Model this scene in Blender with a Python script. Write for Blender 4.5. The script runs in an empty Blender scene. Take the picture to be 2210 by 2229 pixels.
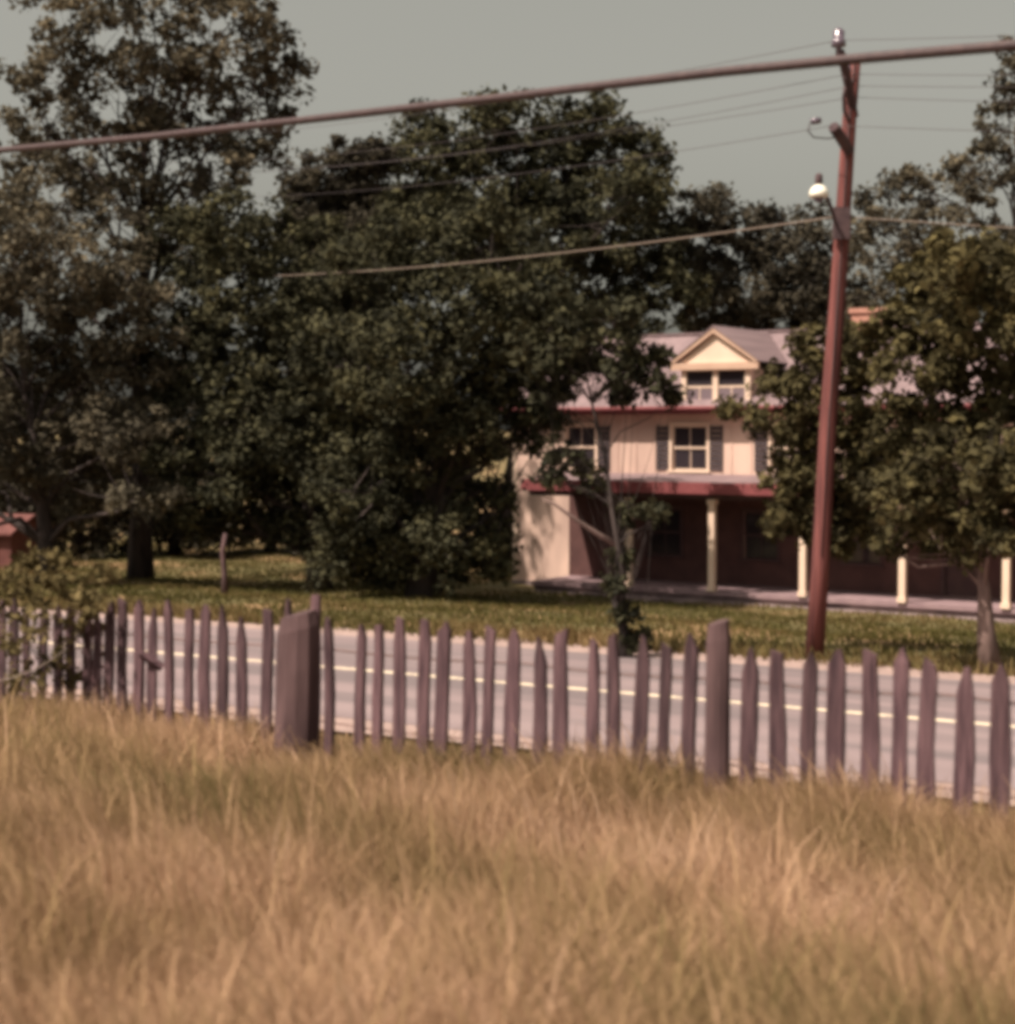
import bpy, bmesh, math, random
import numpy as np
from mathutils import Vector, Matrix

SC = bpy.context.scene
COL = SC.collection
R = math.radians
rng = np.random.default_rng(7)
random.seed(7)

# ------------------------------------------------------------------ camera
F, W, H = 2921.0, 2210.0, 2229.0          # focal length and frame in photo pixels
CAM_Z = 1.6
PITCH = math.atan(134.5 / F)
cd = bpy.data.cameras.new('camera'); cam = bpy.data.objects.new('camera', cd)
COL.objects.link(cam); SC.camera = cam
cd.sensor_fit = 'HORIZONTAL'; cd.sensor_width = 32.5; cd.lens = 32.5 * F / 1800.0; cd.shift_x = 7/1800.0; cd.shift_y = -7/1800.0   # the printed picture inside the paper border
cd.clip_start = 0.05; cd.clip_end = 3000
cam.location = (0, 0, CAM_Z); cam.rotation_euler = (math.pi/2 - PITCH, 0, 0)
cd.dof.use_dof = True; cd.dof.focus_distance = 30.0; cd.dof.aperture_fstop = 2.1

# ------------------------------------------------------------------ sky, sun, exposure
SUN_EL, SUN_AZ = R(56), R(-120)           # azimuth from +Y, clockwise: sun at the left, a little behind the camera
SD = Vector((math.sin(SUN_AZ)*math.cos(SUN_EL), math.cos(SUN_AZ)*math.cos(SUN_EL), math.sin(SUN_EL)))
world = bpy.data.worlds.new('World'); SC.world = world; world.use_nodes = True
nt = world.node_tree; nt.nodes.clear()
sky = nt.nodes.new('ShaderNodeTexSky'); sky.sky_type = 'NISHITA'; sky.sun_disc = False
sky.sun_elevation = SUN_EL; sky.sun_rotation = SUN_AZ; sky.air_density = 1.0; sky.dust_density = 4.5; sky.ozone_density = 1.0
hs = nt.nodes.new('ShaderNodeHueSaturation'); hs.inputs['Saturation'].default_value = 0.12
tint = nt.nodes.new('ShaderNodeMix'); tint.data_type = 'RGBA'; tint.blend_type = 'MULTIPLY'
tint.inputs[0].default_value = 1.0; tint.inputs[7].default_value = (1.0, 0.965, 0.83, 1)
bg = nt.nodes.new('ShaderNodeBackground'); bg.inputs['Strength'].default_value = 0.066
wo = nt.nodes.new('ShaderNodeOutputWorld')
nt.links.new(sky.outputs[0], hs.inputs['Color']); nt.links.new(hs.outputs[0], tint.inputs[6])
nt.links.new(tint.outputs[2], bg.inputs['Color']); nt.links.new(bg.outputs[0], wo.inputs['Surface'])
sl = bpy.data.lights.new('sun', 'SUN'); sl.energy = 4.3; sl.angle = R(0.6); sl.color = (1.0, 0.88, 0.74)
sun = bpy.data.objects.new('sun', sl); COL.objects.link(sun)
sun.rotation_euler = (-SD).to_track_quat('-Z', 'Y').to_euler()
vs = SC.view_settings; SC.display_settings.display_device = 'sRGB'
vs.view_transform = 'Standard'; vs.look = 'None'; vs.gamma = 1.0; vs.use_curve_mapping = False; vs.exposure = 0.8
SC.cycles.filter_width = 5.0
SC.cycles.max_bounces = 6; SC.cycles.diffuse_bounces = 3; SC.cycles.transmission_bounces = 3; SC.cycles.transparent_max_bounces = 4

# ------------------------------------------------------------------ helpers
cp, sp = math.cos(PITCH), math.sin(PITCH)
def at(px, py, Y):
    a, b = (px - W/2)/F, (H/2 - py)/F
    dy = cp + b*sp
    return Vector((a*Y/dy, Y, CAM_Z + (b*cp - sp)*Y/dy))

U = Vector((0.8335, -0.5526, 0)); M = Vector((0.5526, 0.8335, 0))     # along the road to the right / across it, away
P0 = Vector((1.02, 23.0, 0))                                           # a point on the road's centre line
def st(x, y):
    return ((x-P0.x)*U.x + (y-P0.y)*U.y, (x-P0.x)*M.x + (y-P0.y)*M.y)
def xy(s, t):
    return (P0.x + U.x*s + M.x*t, P0.y + U.y*s + M.y*t)
TP = np.array([[-300,2.5],[-60,0.9],[-24,0.1],[-19.7,0],[-16,-.22],[-12.5,-.56],[-11.5,-.72],[-9,-1.35],[-6,-1.93],[-4.6,-2.06],[4.6,-2.06],[5.2,-2.02],[8,-2.12],[13,-2.55],[19,-3.02],[24,-3.12],[60,-3.2],[120,-3.0],[1200,3.0]])
def zr(s): return -2.0 + 0.0115*np.clip(s, -45, 45)
def gz_st(s, t):
    w = np.clip(1-(np.abs(t)-5)/18, 0, 1)
    n = 0.05*np.sin(s*.9+t*.5)*np.sin(t*.7-s*.3)*np.clip((np.abs(t)-5.5)/3, 0, 1)
    return np.interp(t, TP[:,0], TP[:,1]) + 0.0115*np.clip(s,-45,45)*w + n
def gz(x, y):
    s, t = st(x, y); return float(gz_st(np.float64(s), np.float64(t)))
def ground(px, Y):
    x = (px - W/2)/F*Y; return Vector((x, Y, gz(x, Y)))

def mesh_obj(name, verts, faces, mat, parent=None, smooth=False):
    me = bpy.data.meshes.new(name); me.from_pydata([tuple(v) for v in verts], [], faces); me.update()
    if smooth: me.polygons.foreach_set('use_smooth', [True]*len(me.polygons))
    me.materials.append(mat)
    o = bpy.data.objects.new(name, me); COL.objects.link(o)
    if parent is not None: o.parent = parent
    return o
def np_obj(name, V, Q, mat, parent=None, attr=None, nside=4):
    """V (n,3) float, Q (m,nside) int"""
    me = bpy.data.meshes.new(name); m = len(Q)
    me.vertices.add(len(V)); me.vertices.foreach_set('co', V.astype(np.float32).ravel())
    me.loops.add(m*nside); me.loops.foreach_set('vertex_index', Q.astype(np.int32).ravel())
    me.polygons.add(m); me.polygons.foreach_set('loop_start', (np.arange(m)*nside).astype(np.int32))
    if attr is not None:
        at_ = me.attributes.new('tone', 'FLOAT', 'POINT'); at_.data.foreach_set('value', attr.astype(np.float32))
    me.update(calc_edges=True); me.materials.append(mat)
    o = bpy.data.objects.new(name, me); COL.objects.link(o)
    if parent is not None: o.parent = parent
    return o
def empty(name, loc=(0,0,0), rz=0):
    o = bpy.data.objects.new(name, None); COL.objects.link(o); o.location = loc; o.rotation_euler = (0,0,rz); o.empty_display_size = .2
    return o
def tag(o, label=None, cat=None, group=None, kind=None):
    if label: o['label'] = label
    if cat: o['category'] = cat
    if group: o['group'] = group
    if kind: o['kind'] = kind
    return o
class MB:
    def __init__(s): s.v, s.f = [], []
    def box(s, x0, x1, y0, y1, z0, z1):
        n = len(s.v)
        s.v += [(x0,y0,z0),(x1,y0,z0),(x1,y1,z0),(x0,y1,z0),(x0,y0,z1),(x1,y0,z1),(x1,y1,z1),(x0,y1,z1)]
        s.f += [tuple(n+i for i in q) for q in ((3,2,1,0),(4,5,6,7),(0,1,5,4),(1,2,6,5),(2,3,7,6),(3,0,4,7))]; return s
    def poly(s, pts, off):
        """prism: polygon pts extruded by the vector off"""
        n = len(s.v); k = len(pts); off = Vector(off)
        s.v += [tuple(p) for p in pts] + [tuple(Vector(p)+off) for p in pts]
        s.f += [tuple(range(n, n+k)), tuple(range(n+2*k-1, n+k-1, -1))]
        s.f += [(n+i, n+k+i, n+k+(i+1) % k, n+(i+1) % k) for i in range(k)]; return s
    def tube(s, pts, rad, ns=8, cap=True):
        pts = [Vector(p) for p in pts]
        if not hasattr(rad, '__len__'): rad = [rad]*len(pts)
        n = len(s.v); side = None
        for i, p in enumerate(pts):
            d = (pts[min(i+1, len(pts)-1)] - pts[max(i-1, 0)]).normalized()
            if side is None:
                side = d.cross(Vector((0,0,1)) if abs(d.z) < .9 else Vector((1,0,0))).normalized()
            else:
                side = (side - d*side.dot(d)).normalized()
            o2 = d.cross(side)
            for k in range(ns):
                a = 2*math.pi*k/ns
                s.v.append(tuple(p + (side*math.cos(a) + o2*math.sin(a))*rad[i]))
        for i in range(len(pts)-1):
            for k in range(ns):
                a, b = n+i*ns+k, n+i*ns+(k+1) % ns
                s.f.append((a, b, b+ns, a+ns))
        if cap:
            s.f.append(tuple(n+k for k in reversed(range(ns)))); e = n+(len(pts)-1)*ns
            s.f.append(tuple(e+k for k in range(ns)))
        return s
    def build(s, name, mat, parent=None, smooth=False): return mesh_obj(name, s.v, s.f, mat, parent, smooth)

# ------------------------------------------------------------------ materials
def mat(name, c1, c2=None, scale=3.0, rough=.8, bump=0.0, detail=6, stretch=(1,1,1), lo=.35, hi=.65, spec=.3, c3=None, s3=.4):
    m = bpy.data.materials.new(name); m.use_nodes = True; t = m.node_tree; b = t.nodes['Principled BSDF']
    b.inputs['Roughness'].default_value = rough; b.inputs['Specular IOR Level'].default_value = spec
    b.inputs['Base Color'].default_value = (*c1, 1)
    if c2 is None: return m
    tc = t.nodes.new('ShaderNodeTexCoord'); mp = t.nodes.new('ShaderNodeMapping'); mp.inputs['Scale'].default_value = stretch
    t.links.new(tc.outputs['Object'], mp.inputs['Vector'])
    def ramp_noise(sc, a, b_, l, h):
        n = t.nodes.new('ShaderNodeTexNoise'); n.inputs['Scale'].default_value = sc; n.inputs['Detail'].default_value = detail
        r = t.nodes.new('ShaderNodeValToRGB'); r.color_ramp.elements[0].position = l; r.color_ramp.elements[1].position = h
        r.color_ramp.elements[0].color = (*a, 1); r.color_ramp.elements[1].color = (*b_, 1)
        t.links.new(mp.outputs[0], n.inputs['Vector']); t.links.new(n.outputs['Fac'], r.inputs[0]); return n, r
    n, r = ramp_noise(scale, c1, c2, lo, hi); out = r.outputs[0]
    if c3 is not None:
        n3, r3 = ramp_noise(s3, (0,0,0), (1,1,1), .48, .62)
        mx = t.nodes.new('ShaderNodeMix'); mx.data_type = 'RGBA'; mx.inputs[7].default_value = (*c3, 1)
        t.links.new(r3.outputs[0], mx.inputs[0]); t.links.new(out, mx.inputs[6]); out = mx.outputs[2]
    t.links.new(out, b.inputs['Base Color'])
    if bump:
        bn = t.nodes.new('ShaderNodeBump'); bn.inputs['Strength'].default_value = bump; bn.inputs['Distance'].default_value = .02
        t.links.new(n.outputs['Fac'], bn.inputs['Height']); t.links.new(bn.outputs[0], b.inputs['Normal'])
    return m
def leaf_mat(name, ramp, transl=.25, clump=.35, hi=None):
    """colour per leaf from the attribute 'tone' and from a slow noise through the crown"""
    m = bpy.data.materials.new(name); m.use_nodes = True; t = m.node_tree; t.nodes.clear()
    a = t.nodes.new('ShaderNodeAttribute'); a.attribute_name = 'tone'
    tc = t.nodes.new('ShaderNodeTexCoord'); n = t.nodes.new('ShaderNodeTexNoise'); n.inputs['Scale'].default_value = clump; n.inputs['Detail'].default_value = 3
    t.links.new(tc.outputs['Object'], n.inputs['Vector'])
    mx = t.nodes.new('ShaderNodeMix'); mx.inputs[0].default_value = .45
    t.links.new(a.outputs['Fac'], mx.inputs[2]); t.links.new(n.outputs['Fac'], mx.inputs[3])
    r = t.nodes.new('ShaderNodeValToRGB'); cr = r.color_ramp
    while len(cr.elements) < len(ramp): cr.elements.new(.5)
    for e, (p, c) in zip(cr.elements, ramp): e.position = p; e.color = (*c, 1)
    t.links.new(mx.outputs[0], r.inputs[0])
    d = t.nodes.new('ShaderNodeBsdfDiffuse'); tr = t.nodes.new('ShaderNodeBsdfTranslucent'); ms = t.nodes.new('ShaderNodeMixShader')
    ms.inputs[0].default_value = transl; o = t.nodes.new('ShaderNodeOutputMaterial')
    t.links.new(r.outputs[0], d.inputs['Color']); t.links.new(r.outputs[0], tr.inputs['Color'])
    t.links.new(d.outputs[0], ms.inputs[1]); t.links.new(tr.outputs[0], ms.inputs[2]); t.links.new(ms.outputs[0], o.inputs['Surface'])
    return m

LEAF_DARK = leaf_mat('leaf_dark', [(.22,(.023,.023,.018)),(.5,(.049,.047,.030)),(.8,(.100,.091,.050))], .15)
LEAF_GREY = leaf_mat('leaf_grey', [(.22,(.044,.039,.032)),(.5,(.094,.081,.059)),(.8,(.18,.148,.102))])
LEAF_OLIVE = leaf_mat('leaf_olive', [(.22,(.038,.033,.021)),(.5,(.084,.071,.037)),(.8,(.165,.132,.060))])
LEAF_BACK = leaf_mat('leaf_back', [(.22,(.034,.030,.026)),(.5,(.064,.056,.043)),(.8,(.105,.088,.06))])
LEAF_BUSH = leaf_mat('leaf_bush', [(.22,(.075,.060,.032)),(.5,(.145,.112,.055)),(.8,(.24,.18,.09))])
BARK = mat('bark', (.026,.020,.020), (.065,.048,.045), 6, .95, .4, stretch=(1,1,.25))
BARK_PALE = mat('bark_pale', (.13,.085,.078), (.24,.16,.145), 7, .95, .4, stretch=(1,1,.25))
GRASS_F = leaf_mat('field_grass', [(.2,(.155,.125,.055)),(.40,(.33,.22,.12)),(.62,(.50,.32,.21)),(.85,(.63,.44,.325))], .32, .9)
GRASS_L = leaf_mat('lawn_grass', [(.2,(.060,.056,.021)),(.5,(.105,.092,.035)),(.8,(.20,.137,.068))], .2, .25)
GROUND = mat('soil_and_turf', (.085,.072,.029), (.14,.106,.045), 1.5, .95, .3, c3=(.24,.145,.075), s3=.35)
ASPH = mat('old_asphalt', (.195,.145,.152), (.26,.195,.20), .9, .9, .25, detail=10, stretch=(.12,1.3,1), lo=.3, hi=.7, c3=(.155,.122,.128), s3=.8)
def rot_map(m):
    for n_ in m.node_tree.nodes:
        if n_.type == 'MAPPING': n_.vector_type = 'TEXTURE'; n_.inputs['Rotation'].default_value = (0,0,math.atan2(U.y,U.x)); sc_ = n_.inputs['Scale'].default_value; n_.inputs['Scale'].default_value = (1/sc_[0],1/sc_[1],1/sc_[2])
rot_map(ASPH)
GRAVEL = mat('pale_shoulder', (.27,.19,.175), (.36,.255,.23), 4, .95, .4, detail=10)
YELLOW = mat('road_paint', (.32,.25,.22), (.64,.52,.40), 7, .8, detail=8, lo=.33, hi=.48)
PICKET = mat('weathered_picket', (.040,.021,.027), (.138,.077,.086), 9, .95, .8, detail=9, stretch=(4,4,.35), lo=.3, hi=.7)
POSTM = mat('weathered_post', (.058,.033,.036), (.120,.070,.073), 4, .95, .6, stretch=(2,2,.4))
def per_object(m, lo, hi):
    t = m.node_tree; b = t.nodes['Principled BSDF']; l = b.inputs['Base Color'].links[0]; src = l.from_socket
    oi = t.nodes.new('ShaderNodeObjectInfo'); mr = t.nodes.new('ShaderNodeMapRange'); mr.inputs[3].default_value = lo; mr.inputs[4].default_value = hi
    mx = t.nodes.new('ShaderNodeMix'); mx.data_type = 'RGBA'; mx.blend_type = 'MULTIPLY'; mx.inputs[0].default_value = 1
    t.links.new(oi.outputs['Random'], mr.inputs[0]); t.links.new(src, mx.inputs[6]); t.links.new(mr.outputs[0], mx.inputs[7]); t.links.new(mx.outputs[2], b.inputs['Base Color'])
per_object(PICKET, .65, 1.35)
WIREM = mat('rusty_wire', (.16,.09,.08))
POLEM = mat('creosoted_pole', (.085,.029,.029), (.205,.068,.062), 5, .9, .8, detail=9, stretch=(3,3,.12))
ARMM = mat('dark_arm_wood', (.06,.038,.045), (.10,.062,.065), 5, .9, .3)
LINEM = mat('line_wire', (.085,.07,.075))
LINEP = mat('pale_cable', (.24,.185,.155))
CABLE = mat('lead_cable', (.055,.034,.038), (.08,.05,.052), 20, .6)
GLASSI = mat('insulator_glass', (.12,.09,.12), rough=.15, spec=.6)
LAMPM = mat('white_enamel', (.85,.80,.70), rough=.12, spec=.6)
CREAM = mat('cream_paint', (.57,.395,.335), (.67,.47,.395), 1.2, .75, .1, stretch=(1,1,.4), c3=(.47,.325,.28), s3=.5)
TRIM = mat('cream_trim', (.68,.50,.40), (.74,.56,.45), 2, .7)
RED = mat('dark_red_trim', (.165,.042,.048), (.22,.062,.066), 2, .8)
TANTRIM = mat('tan_trim', (.48,.31,.235), (.54,.36,.275), 2, .75)
ROOFM = mat('grey_roof', (.172,.118,.126), (.23,.16,.168), 1.0, .7, .1, stretch=(3,.3,3))
PWALL = mat('brown_boards_shade_darkened', (.078,.037,.036), (.11,.052,.049), 2, .85)  # brown boards, with extra darkness in the colour standing in for shade
GLASS = mat('window_glass', (.035,.028,.034), rough=.08, spec=.7)
BLIND = mat('window_shade', (.17,.125,.145), rough=.9)
SHUT = mat('dark_shutter', (.055,.042,.048), (.075,.055,.06), 4)
BRICK = mat('brick_chimney', (.36,.17,.13), (.44,.23,.18), 6, .9, .3)
FLOORM = mat('porch_board', (.22,.145,.16), (.28,.19,.20), 3, .8)
STONE = mat('foundation_stone', (.13,.09,.095), (.30,.22,.22), 1.2, .9, .4)
DOORM = mat('door_wood', (.075,.040,.045), (.10,.055,.055), 3)
REDW = mat('red_board', (.10,.035,.032), (.14,.052,.046), 3)

# ------------------------------------------------------------------ ground, road
sv = np.unique(np.concatenate([np.linspace(-900,-60,15), np.linspace(-60,50,90), np.linspace(50,900,15)]))
tv = np.unique(np.concatenate([np.linspace(-300,-26,8), np.linspace(-26,30,120), np.linspace(30,120,20), np.linspace(120,1200,10)]))
S, T = np.meshgrid(sv, tv)
X = P0.x + U.x*S + M.x*T; Yg = P0.y + U.y*S + M.y*T
V = np.stack([X, Yg, gz_st(S, T)], -1).reshape(-1,3)
ni, nj = S.shape; idx = np.arange(ni*nj).reshape(ni,nj)
Q = np.stack([idx[:-1,:-1], idx[:-1,1:], idx[1:,1:], idx[1:,:-1]], -1).reshape(-1,4)
tag(np_obj('ground', V, Q, GROUND), kind='structure')
def ribbon(name, t0, t1, dz, m, s0=-160, s1=90, n=126, wob=0.0, parent=None):
    vs_, fs = [], []
    for i in range(n):
        s = s0+(s1-s0)*i/(n-1); z = float(zr(s))+dz
        a, b = t0, t1
        if wob:
            if t1 > 0: b += wob*(math.sin(s*1.3)+math.sin(s*2.9+1)+.6*math.sin(s*7.1))
            else: a += wob*(math.sin(s*1.1)+math.sin(s*3.1+1)+.6*math.sin(s*6.7))
        xa, xb = xy(s, a), xy(s, b); vs_ += [(*xa, z), (*xb, z)]
        if i: fs.append((2*i-2, 2*i, 2*i+1, 2*i-1))
    return mesh_obj(name, vs_, fs, m, parent)
road = ribbon('road', -3.55, 3.45, 0, ASPH); tag(road, kind='structure')
ribbon('road_marking', -.10, .10, .004, YELLOW, parent=road)
tag(ribbon('road_shoulder', 3.45, 4.3, -.006, GRAVEL, wob=.13), kind='structure')
tag(ribbon('road_shoulder', -4.4, -3.55, -.006, GRAVEL, wob=.13), kind='structure')

# ------------------------------------------------------------------ house
K_H = 45.0*(1476+3300)
def porch_pt(px): Y = K_H/(px+3300); return Vector(((px-W/2)/F*Y, Y, 0))
O = porch_pt(1181)
HG = -3.12                                  # ground level at the house
house = empty('farmhouse', (O.x, O.y, HG), math.atan2(U.y, U.x))
tag(house, 'cream two-storey farmhouse with gabled dormer and long front porch behind the road', 'house')
def s_at(px, y):
    """position along the house front, in a plane y metres behind the porch edge, that shows at picture column px"""
    k = (px-W/2)/F; A = O + M*y
    return (k*A.y - A.x)/(U.x - k*U.y)
def z_at(px, py, y):
    s = s_at(px, y); Y = (O + M*y + U*s).y
    return at(px, py, Y).z - HG
FL = z_at(1476,1262,0)                      # porch floor
WY = 2.2                                    # front wall plane
EAVE = z_at(1400,941,WY-.45)
PRZ = z_at(1476,1072,-.15)                  # porch roof edge
S0, S1 = s_at(1123,WY), s_at(2300,WY)
DEP = 7.0; RY = WY+DEP/2
RIDGE = z_at(1540,804,RY)
JUNC = PRZ+.20

def wall_holes(x0, x1, z0, z1, y0, y1, holes, name, m, parent):
    xs = sorted({x0, x1, *[h[0] for h in holes], *[h[1] for h in holes]}); zs = sorted({z0, z1, *[h[2] for h in holes], *[h[3] for h in holes]})
    b = MB()
    for i in range(len(xs)-1):
        run = None
        for j in range(len(zs)-1):
            cx, cz = (xs[i]+xs[i+1])/2, (zs[j]+zs[j+1])/2
            hole = any(h[0] < cx < h[1] and h[2] < cz < h[3] for h in holes)
            if not hole: run = (run[0], zs[j+1]) if run else (zs[j], zs[j+1])
            if (hole or j == len(zs)-2) and run:
                b.box(xs[i], xs[i+1], y0, y1, run[0], run[1]); run = None
    return b.build(name, m, parent)

W2 = []                                     # second-storey windows
for a, b_ in ((1217,1268),(1404,1466),(1580,1642),(1752,1816),(1955,2020),(2160,2226)):
    W2.append((s_at(a,WY), s_at(b_,WY), JUNC+.10, z_at(1435,968,WY)))
W1 = []
for a, b_ in ((1362,1420),(1532,1592),(1712,1775)):
    W1.append((s_at(a,WY), s_at(b_,WY), FL+.75, FL+2.1))
DOOR = (s_at(1890,WY), s_at(1955,WY), FL, FL+2.15)
wall_holes(S0, S1, .12, EAVE+.1, WY, WY+.16, W2+W1+[DOOR], 'front_wall', CREAM, house)
for sx, nm in ((S0,'end_wall'), (S1-.16,'end_wall')):
    prof = [(sx, WY+.163, .12),(sx, WY+DEP, .12),(sx, WY+DEP, EAVE+.05),(sx, RY, RIDGE-.12),(sx, WY+.163, EAVE+.05)]
    MB().poly(prof, (.16,0,0)).build(nm, CREAM, house)
MB().box(S0+.17, S1-.17, WY+DEP-.16, WY+DEP-.005, .12, EAVE).build('back_wall', CREAM, house)
MB().box(S0-.04, S1+.04, WY-.04, WY+DEP+.04, -.5, .115).build('foundation', STONE, house)
for sx in (S0-.02, S1-.14): MB().box(sx, sx+.16, WY-.025, WY-.003, .12, EAVE).build('corner_board', TRIM, house)
# battens on the front wall
for i in range(1, int((S1-S0)/.62)):
    x = S0+i*.62
    if any(h[0]-.12 < x < h[1]+.12 for h in W2): continue
    MB().box(x-.022, x+.022, WY-.022, WY-.003, JUNC, EAVE-.06).build('batten', CREAM, house)
def window(h, parent, y=WY, blind=False, TRIM=TRIM):
    x0, x1, z0, z1 = h; t = .085
    b = MB(); b.box(x0-t, x0, y-.045, y+.06, z0, z1); b.box(x1, x1+t, y-.045, y+.06, z0, z1); b.box(x0-t, x1+t, y-.055, y+.06, z1, z1+t)
    w = b.build('window', TRIM, parent)
    MB().box(x0-t-.04, x1+t+.04, y-.10, y+.06, z0-.06, z0).build('sill', TRIM, w)
    zm = (z0+z1)/2; xm = (x0+x1)/2
    for a, c, yy in ((zm-.02, z1, y+.03), (z0, zm+.02, y+.065)):
        s_ = MB(); r = .05
        s_.box(x0, x0+r, yy, yy+.03, a, c); s_.box(x1-r, x1, yy, yy+.03, a, c); s_.box(x0+r, x1-r, yy, yy+.03, a, a+r); s_.box(x0+r, x1-r, yy, yy+.03, c-r, c)
        s_.box(xm-.012, xm+.012, yy+.004, yy+.026, a+r, c-r)
        s_.build('sash', TRIM, w)
        for q0, q1 in ((x0+r, xm-.012), (xm+.012, x1-r)):
            MB().box(q0, q1, yy+.012, yy+.018, a+r, c-r).build('pane', GLASS, w)
    if blind: MB().box(x0, x1, y+.105, y+.115, z0+(z1-z0)*.35, z1).build('window_shade', BLIND, w)
    return w
wall_holes(-.55, S1-.2, FL+.02, PRZ-.14, WY-.02, WY-.004, [(a-.09,b_+.09,c-.06,d_+.09) for a,b_,c,d_ in W1]+[(DOOR[0]-.105,DOOR[1]+.105,FL,DOOR[3]+.125)], 'porch_wall', PWALL, house)  # left end starts where tree shade falls; the dark brown supplies that shade
for i, h in enumerate(W2):
    window(h, house, blind=True)
    for side in (-1, 1):
        sw = .40
        x0 = h[0]-.10-sw if side < 0 else h[1]+.10
        if i == 0 and side < 0: continue
        b = MB().box(x0, x0+.05, WY-.05, WY-.005, h[2], h[3]).box(x0+sw-.05, x0+sw, WY-.05, WY-.005, h[2], h[3])
        for q in range(9):
            z = h[2]+(h[3]-h[2])*q/9
            b.box(x0+.05, x0+sw-.05, WY-.042, WY-.012, z+.01, z+(h[3]-h[2])/9-.03)
        b.build('shutter', SHUT, house)
for h in W1: window(h, house, TRIM=DOORM)
# door
dx0, dx1, dz0, dz1 = DOOR
b = MB().box(dx0-.1, dx0, WY-.05, WY+.08, dz0, dz1).box(dx1, dx1+.1, WY-.05, WY+.08, dz0, dz1).box(dx0-.1, dx1+.1, WY-.055, WY+.08, dz1, dz1+.12)
d = b.build('door', DOORM, house)
MB().box(dx0, dx1, WY+.05, WY+.09, dz0, dz1).build('door_leaf', DOORM, d)
for k, (za, zb) in enumerate(((.15,.95),(1.08,1.95))):
    for xa, xb in ((dx0+.1, (dx0+dx1)/2-.05), ((dx0+dx1)/2+.05, dx1-.1)): MB().box(xa, xb, WY+.035, WY+.048, dz0+za, dz0+zb).build('door_panel', DOORM, d)
MB().tube([(dx1-.1, WY+.0, dz0+1.0), (dx1-.1, WY+.05, dz0+1.0)], .03, 8).build('door_knob', GLASSI, d)
# main roof: two slopes with standing seams
OV = .45; sl_ = (RIDGE-EAVE)/(RY-(WY-OV))
def slope(y0, z0, y1, z1, x0, x1, th=.09):
    return MB().poly([(x0,y0,z0),(x0,y1,z1),(x0,y1,z1-th),(x0,y0,z0-th)], (x1-x0,0,0))
rf = slope(WY-OV, EAVE+.09, RY, RIDGE+.0, S0-.35, S1+.35)
rb = slope(RY+.002, RIDGE+.0, WY+DEP+OV, EAVE+.09, S0-.35, S1+.35)
roof = rf.build('roof', ROOFM, house); rb.build('rear_slope', ROOFM, roof)
MB().box(S0-.36, S1+.36, RY-.10, RY+.10, RIDGE+.003, RIDGE+.06).build('ridge_cap', ROOFM, roof)
MB().box(S0-.35, S1+.35, WY-OV-.03, WY-OV-.004, EAVE-.12, EAVE+.075).build('fascia', RED, house)
MB().box(S0-.34, S1+.34, WY-OV-.001, WY-.002, EAVE-.06, EAVE-.03).build('soffit', RED, house)
g = MB(); g.tube([(S0-.35, WY-OV-.09, EAVE+.05), (S1+.35, WY-OV-.09, EAVE+.05)], .06, 8); g.build('gutter', RED, house)
cx0, cx1 = s_at(1728,RY+.2), s_at(1796,RY+.2)
ch = MB().box(cx0, cx1, RY-.2, RY+.55, RIDGE-1.0, z_at(1760,760,RY)-.14)
chim = ch.build('chimney', BRICK, roof)
MB().box(cx0-.06, cx1+.06, RY-.26, RY+.61, z_at(1760,760,RY)-.138, z_at(1760,760,RY)).build('chimney_cap', BRICK, roof)
# dormer
DY = WY-.12
dl, dr = s_at(1419,DY), s_at(1541,DY); dzb = z_at(1480,934,DY); dzc = z_at(1480,869,DY); dzp = z_at(1480,857,DY); pk = z_at(1481,795,DY)
dm = (dl+dr)/2; pw = .16
ww = (dr-dl-3*pw)/2
dormer = wall_holes(dl, dr, dzb, dzc, DY, DY+.12, [(dl+pw, dl+pw+ww, dzb+.10, dzc-.03), (dr-pw-ww, dr-pw, dzb+.10, dzc-.03)], 'dormer', TRIM, house)
for x in (dl, dr-.08):
    MB().poly([(x,DY+.123,dzb),(x,DY+.123,dzc),(x,RY-.5,dzc),(x,RY-.5,dzb+.6)], (.08,0,0)).build('cheek_wall', CREAM, dormer)
for x in (dl+pw, dr-pw-ww):
    zb, zt = dzb+.10, dzc-.03; zm = (zb+zt)/2
    MB().box(x, x+ww, DY+.06, DY+.065, zb, zt).build('pane', GLASS, dormer)
    MB().box(x, x+ww, DY+.03, DY+.058, zm-.03, zm+.03).box(x+ww/2-.015, x+ww/2+.015, DY+.03, DY+.058, zb, zm-.03).build('sash', TRIM, dormer)
    MB().box(x+.01, x+ww-.01, DY+.045, DY+.055, zb, zm-.04).build('curtain', BLIND, dormer)
MB().box(dl-.30, dr+.30, DY-.13, DY+.0-.004, dzc, dzp).build('cornice', TANTRIM, dormer)
MB().poly([(dl-.05,DY-.02,dzp+.003),(dr+.05,DY-.02,dzp+.003),(dm,DY-.02,pk-.16)], (0,.12,0)).build('pediment', TRIM, dormer)
pitchv = (pk-dzp)/(dm-dl+.30)
for sgn, xe in ((-1, dl-.32), (1, dr+.32)):
    MB().poly([(xe,DY-.15,dzp+.01),(dm,DY-.15,pk),(dm,DY-.15,pk-.14),(xe+sgn*-.12,DY-.15,dzp-.0+.004)], (0,.125,0)).build('rake_board', TANTRIM, dormer)
    MB().poly([(xe+sgn*.03,DY-.17,dzp+.02),(dm,DY-.17,pk+.07),(dm,DY-.17,pk+.005),(xe+sgn*.03,DY-.17,dzp+.012)], (0,RY-DY+.2,0)).build('dormer_roof', ROOFM, dormer)
MB().box(dl-.06, dr+.06, DY-.10, DY-.004, dzb-.06, dzb+.015).build('dormer_sill', RED, dormer)
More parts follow.
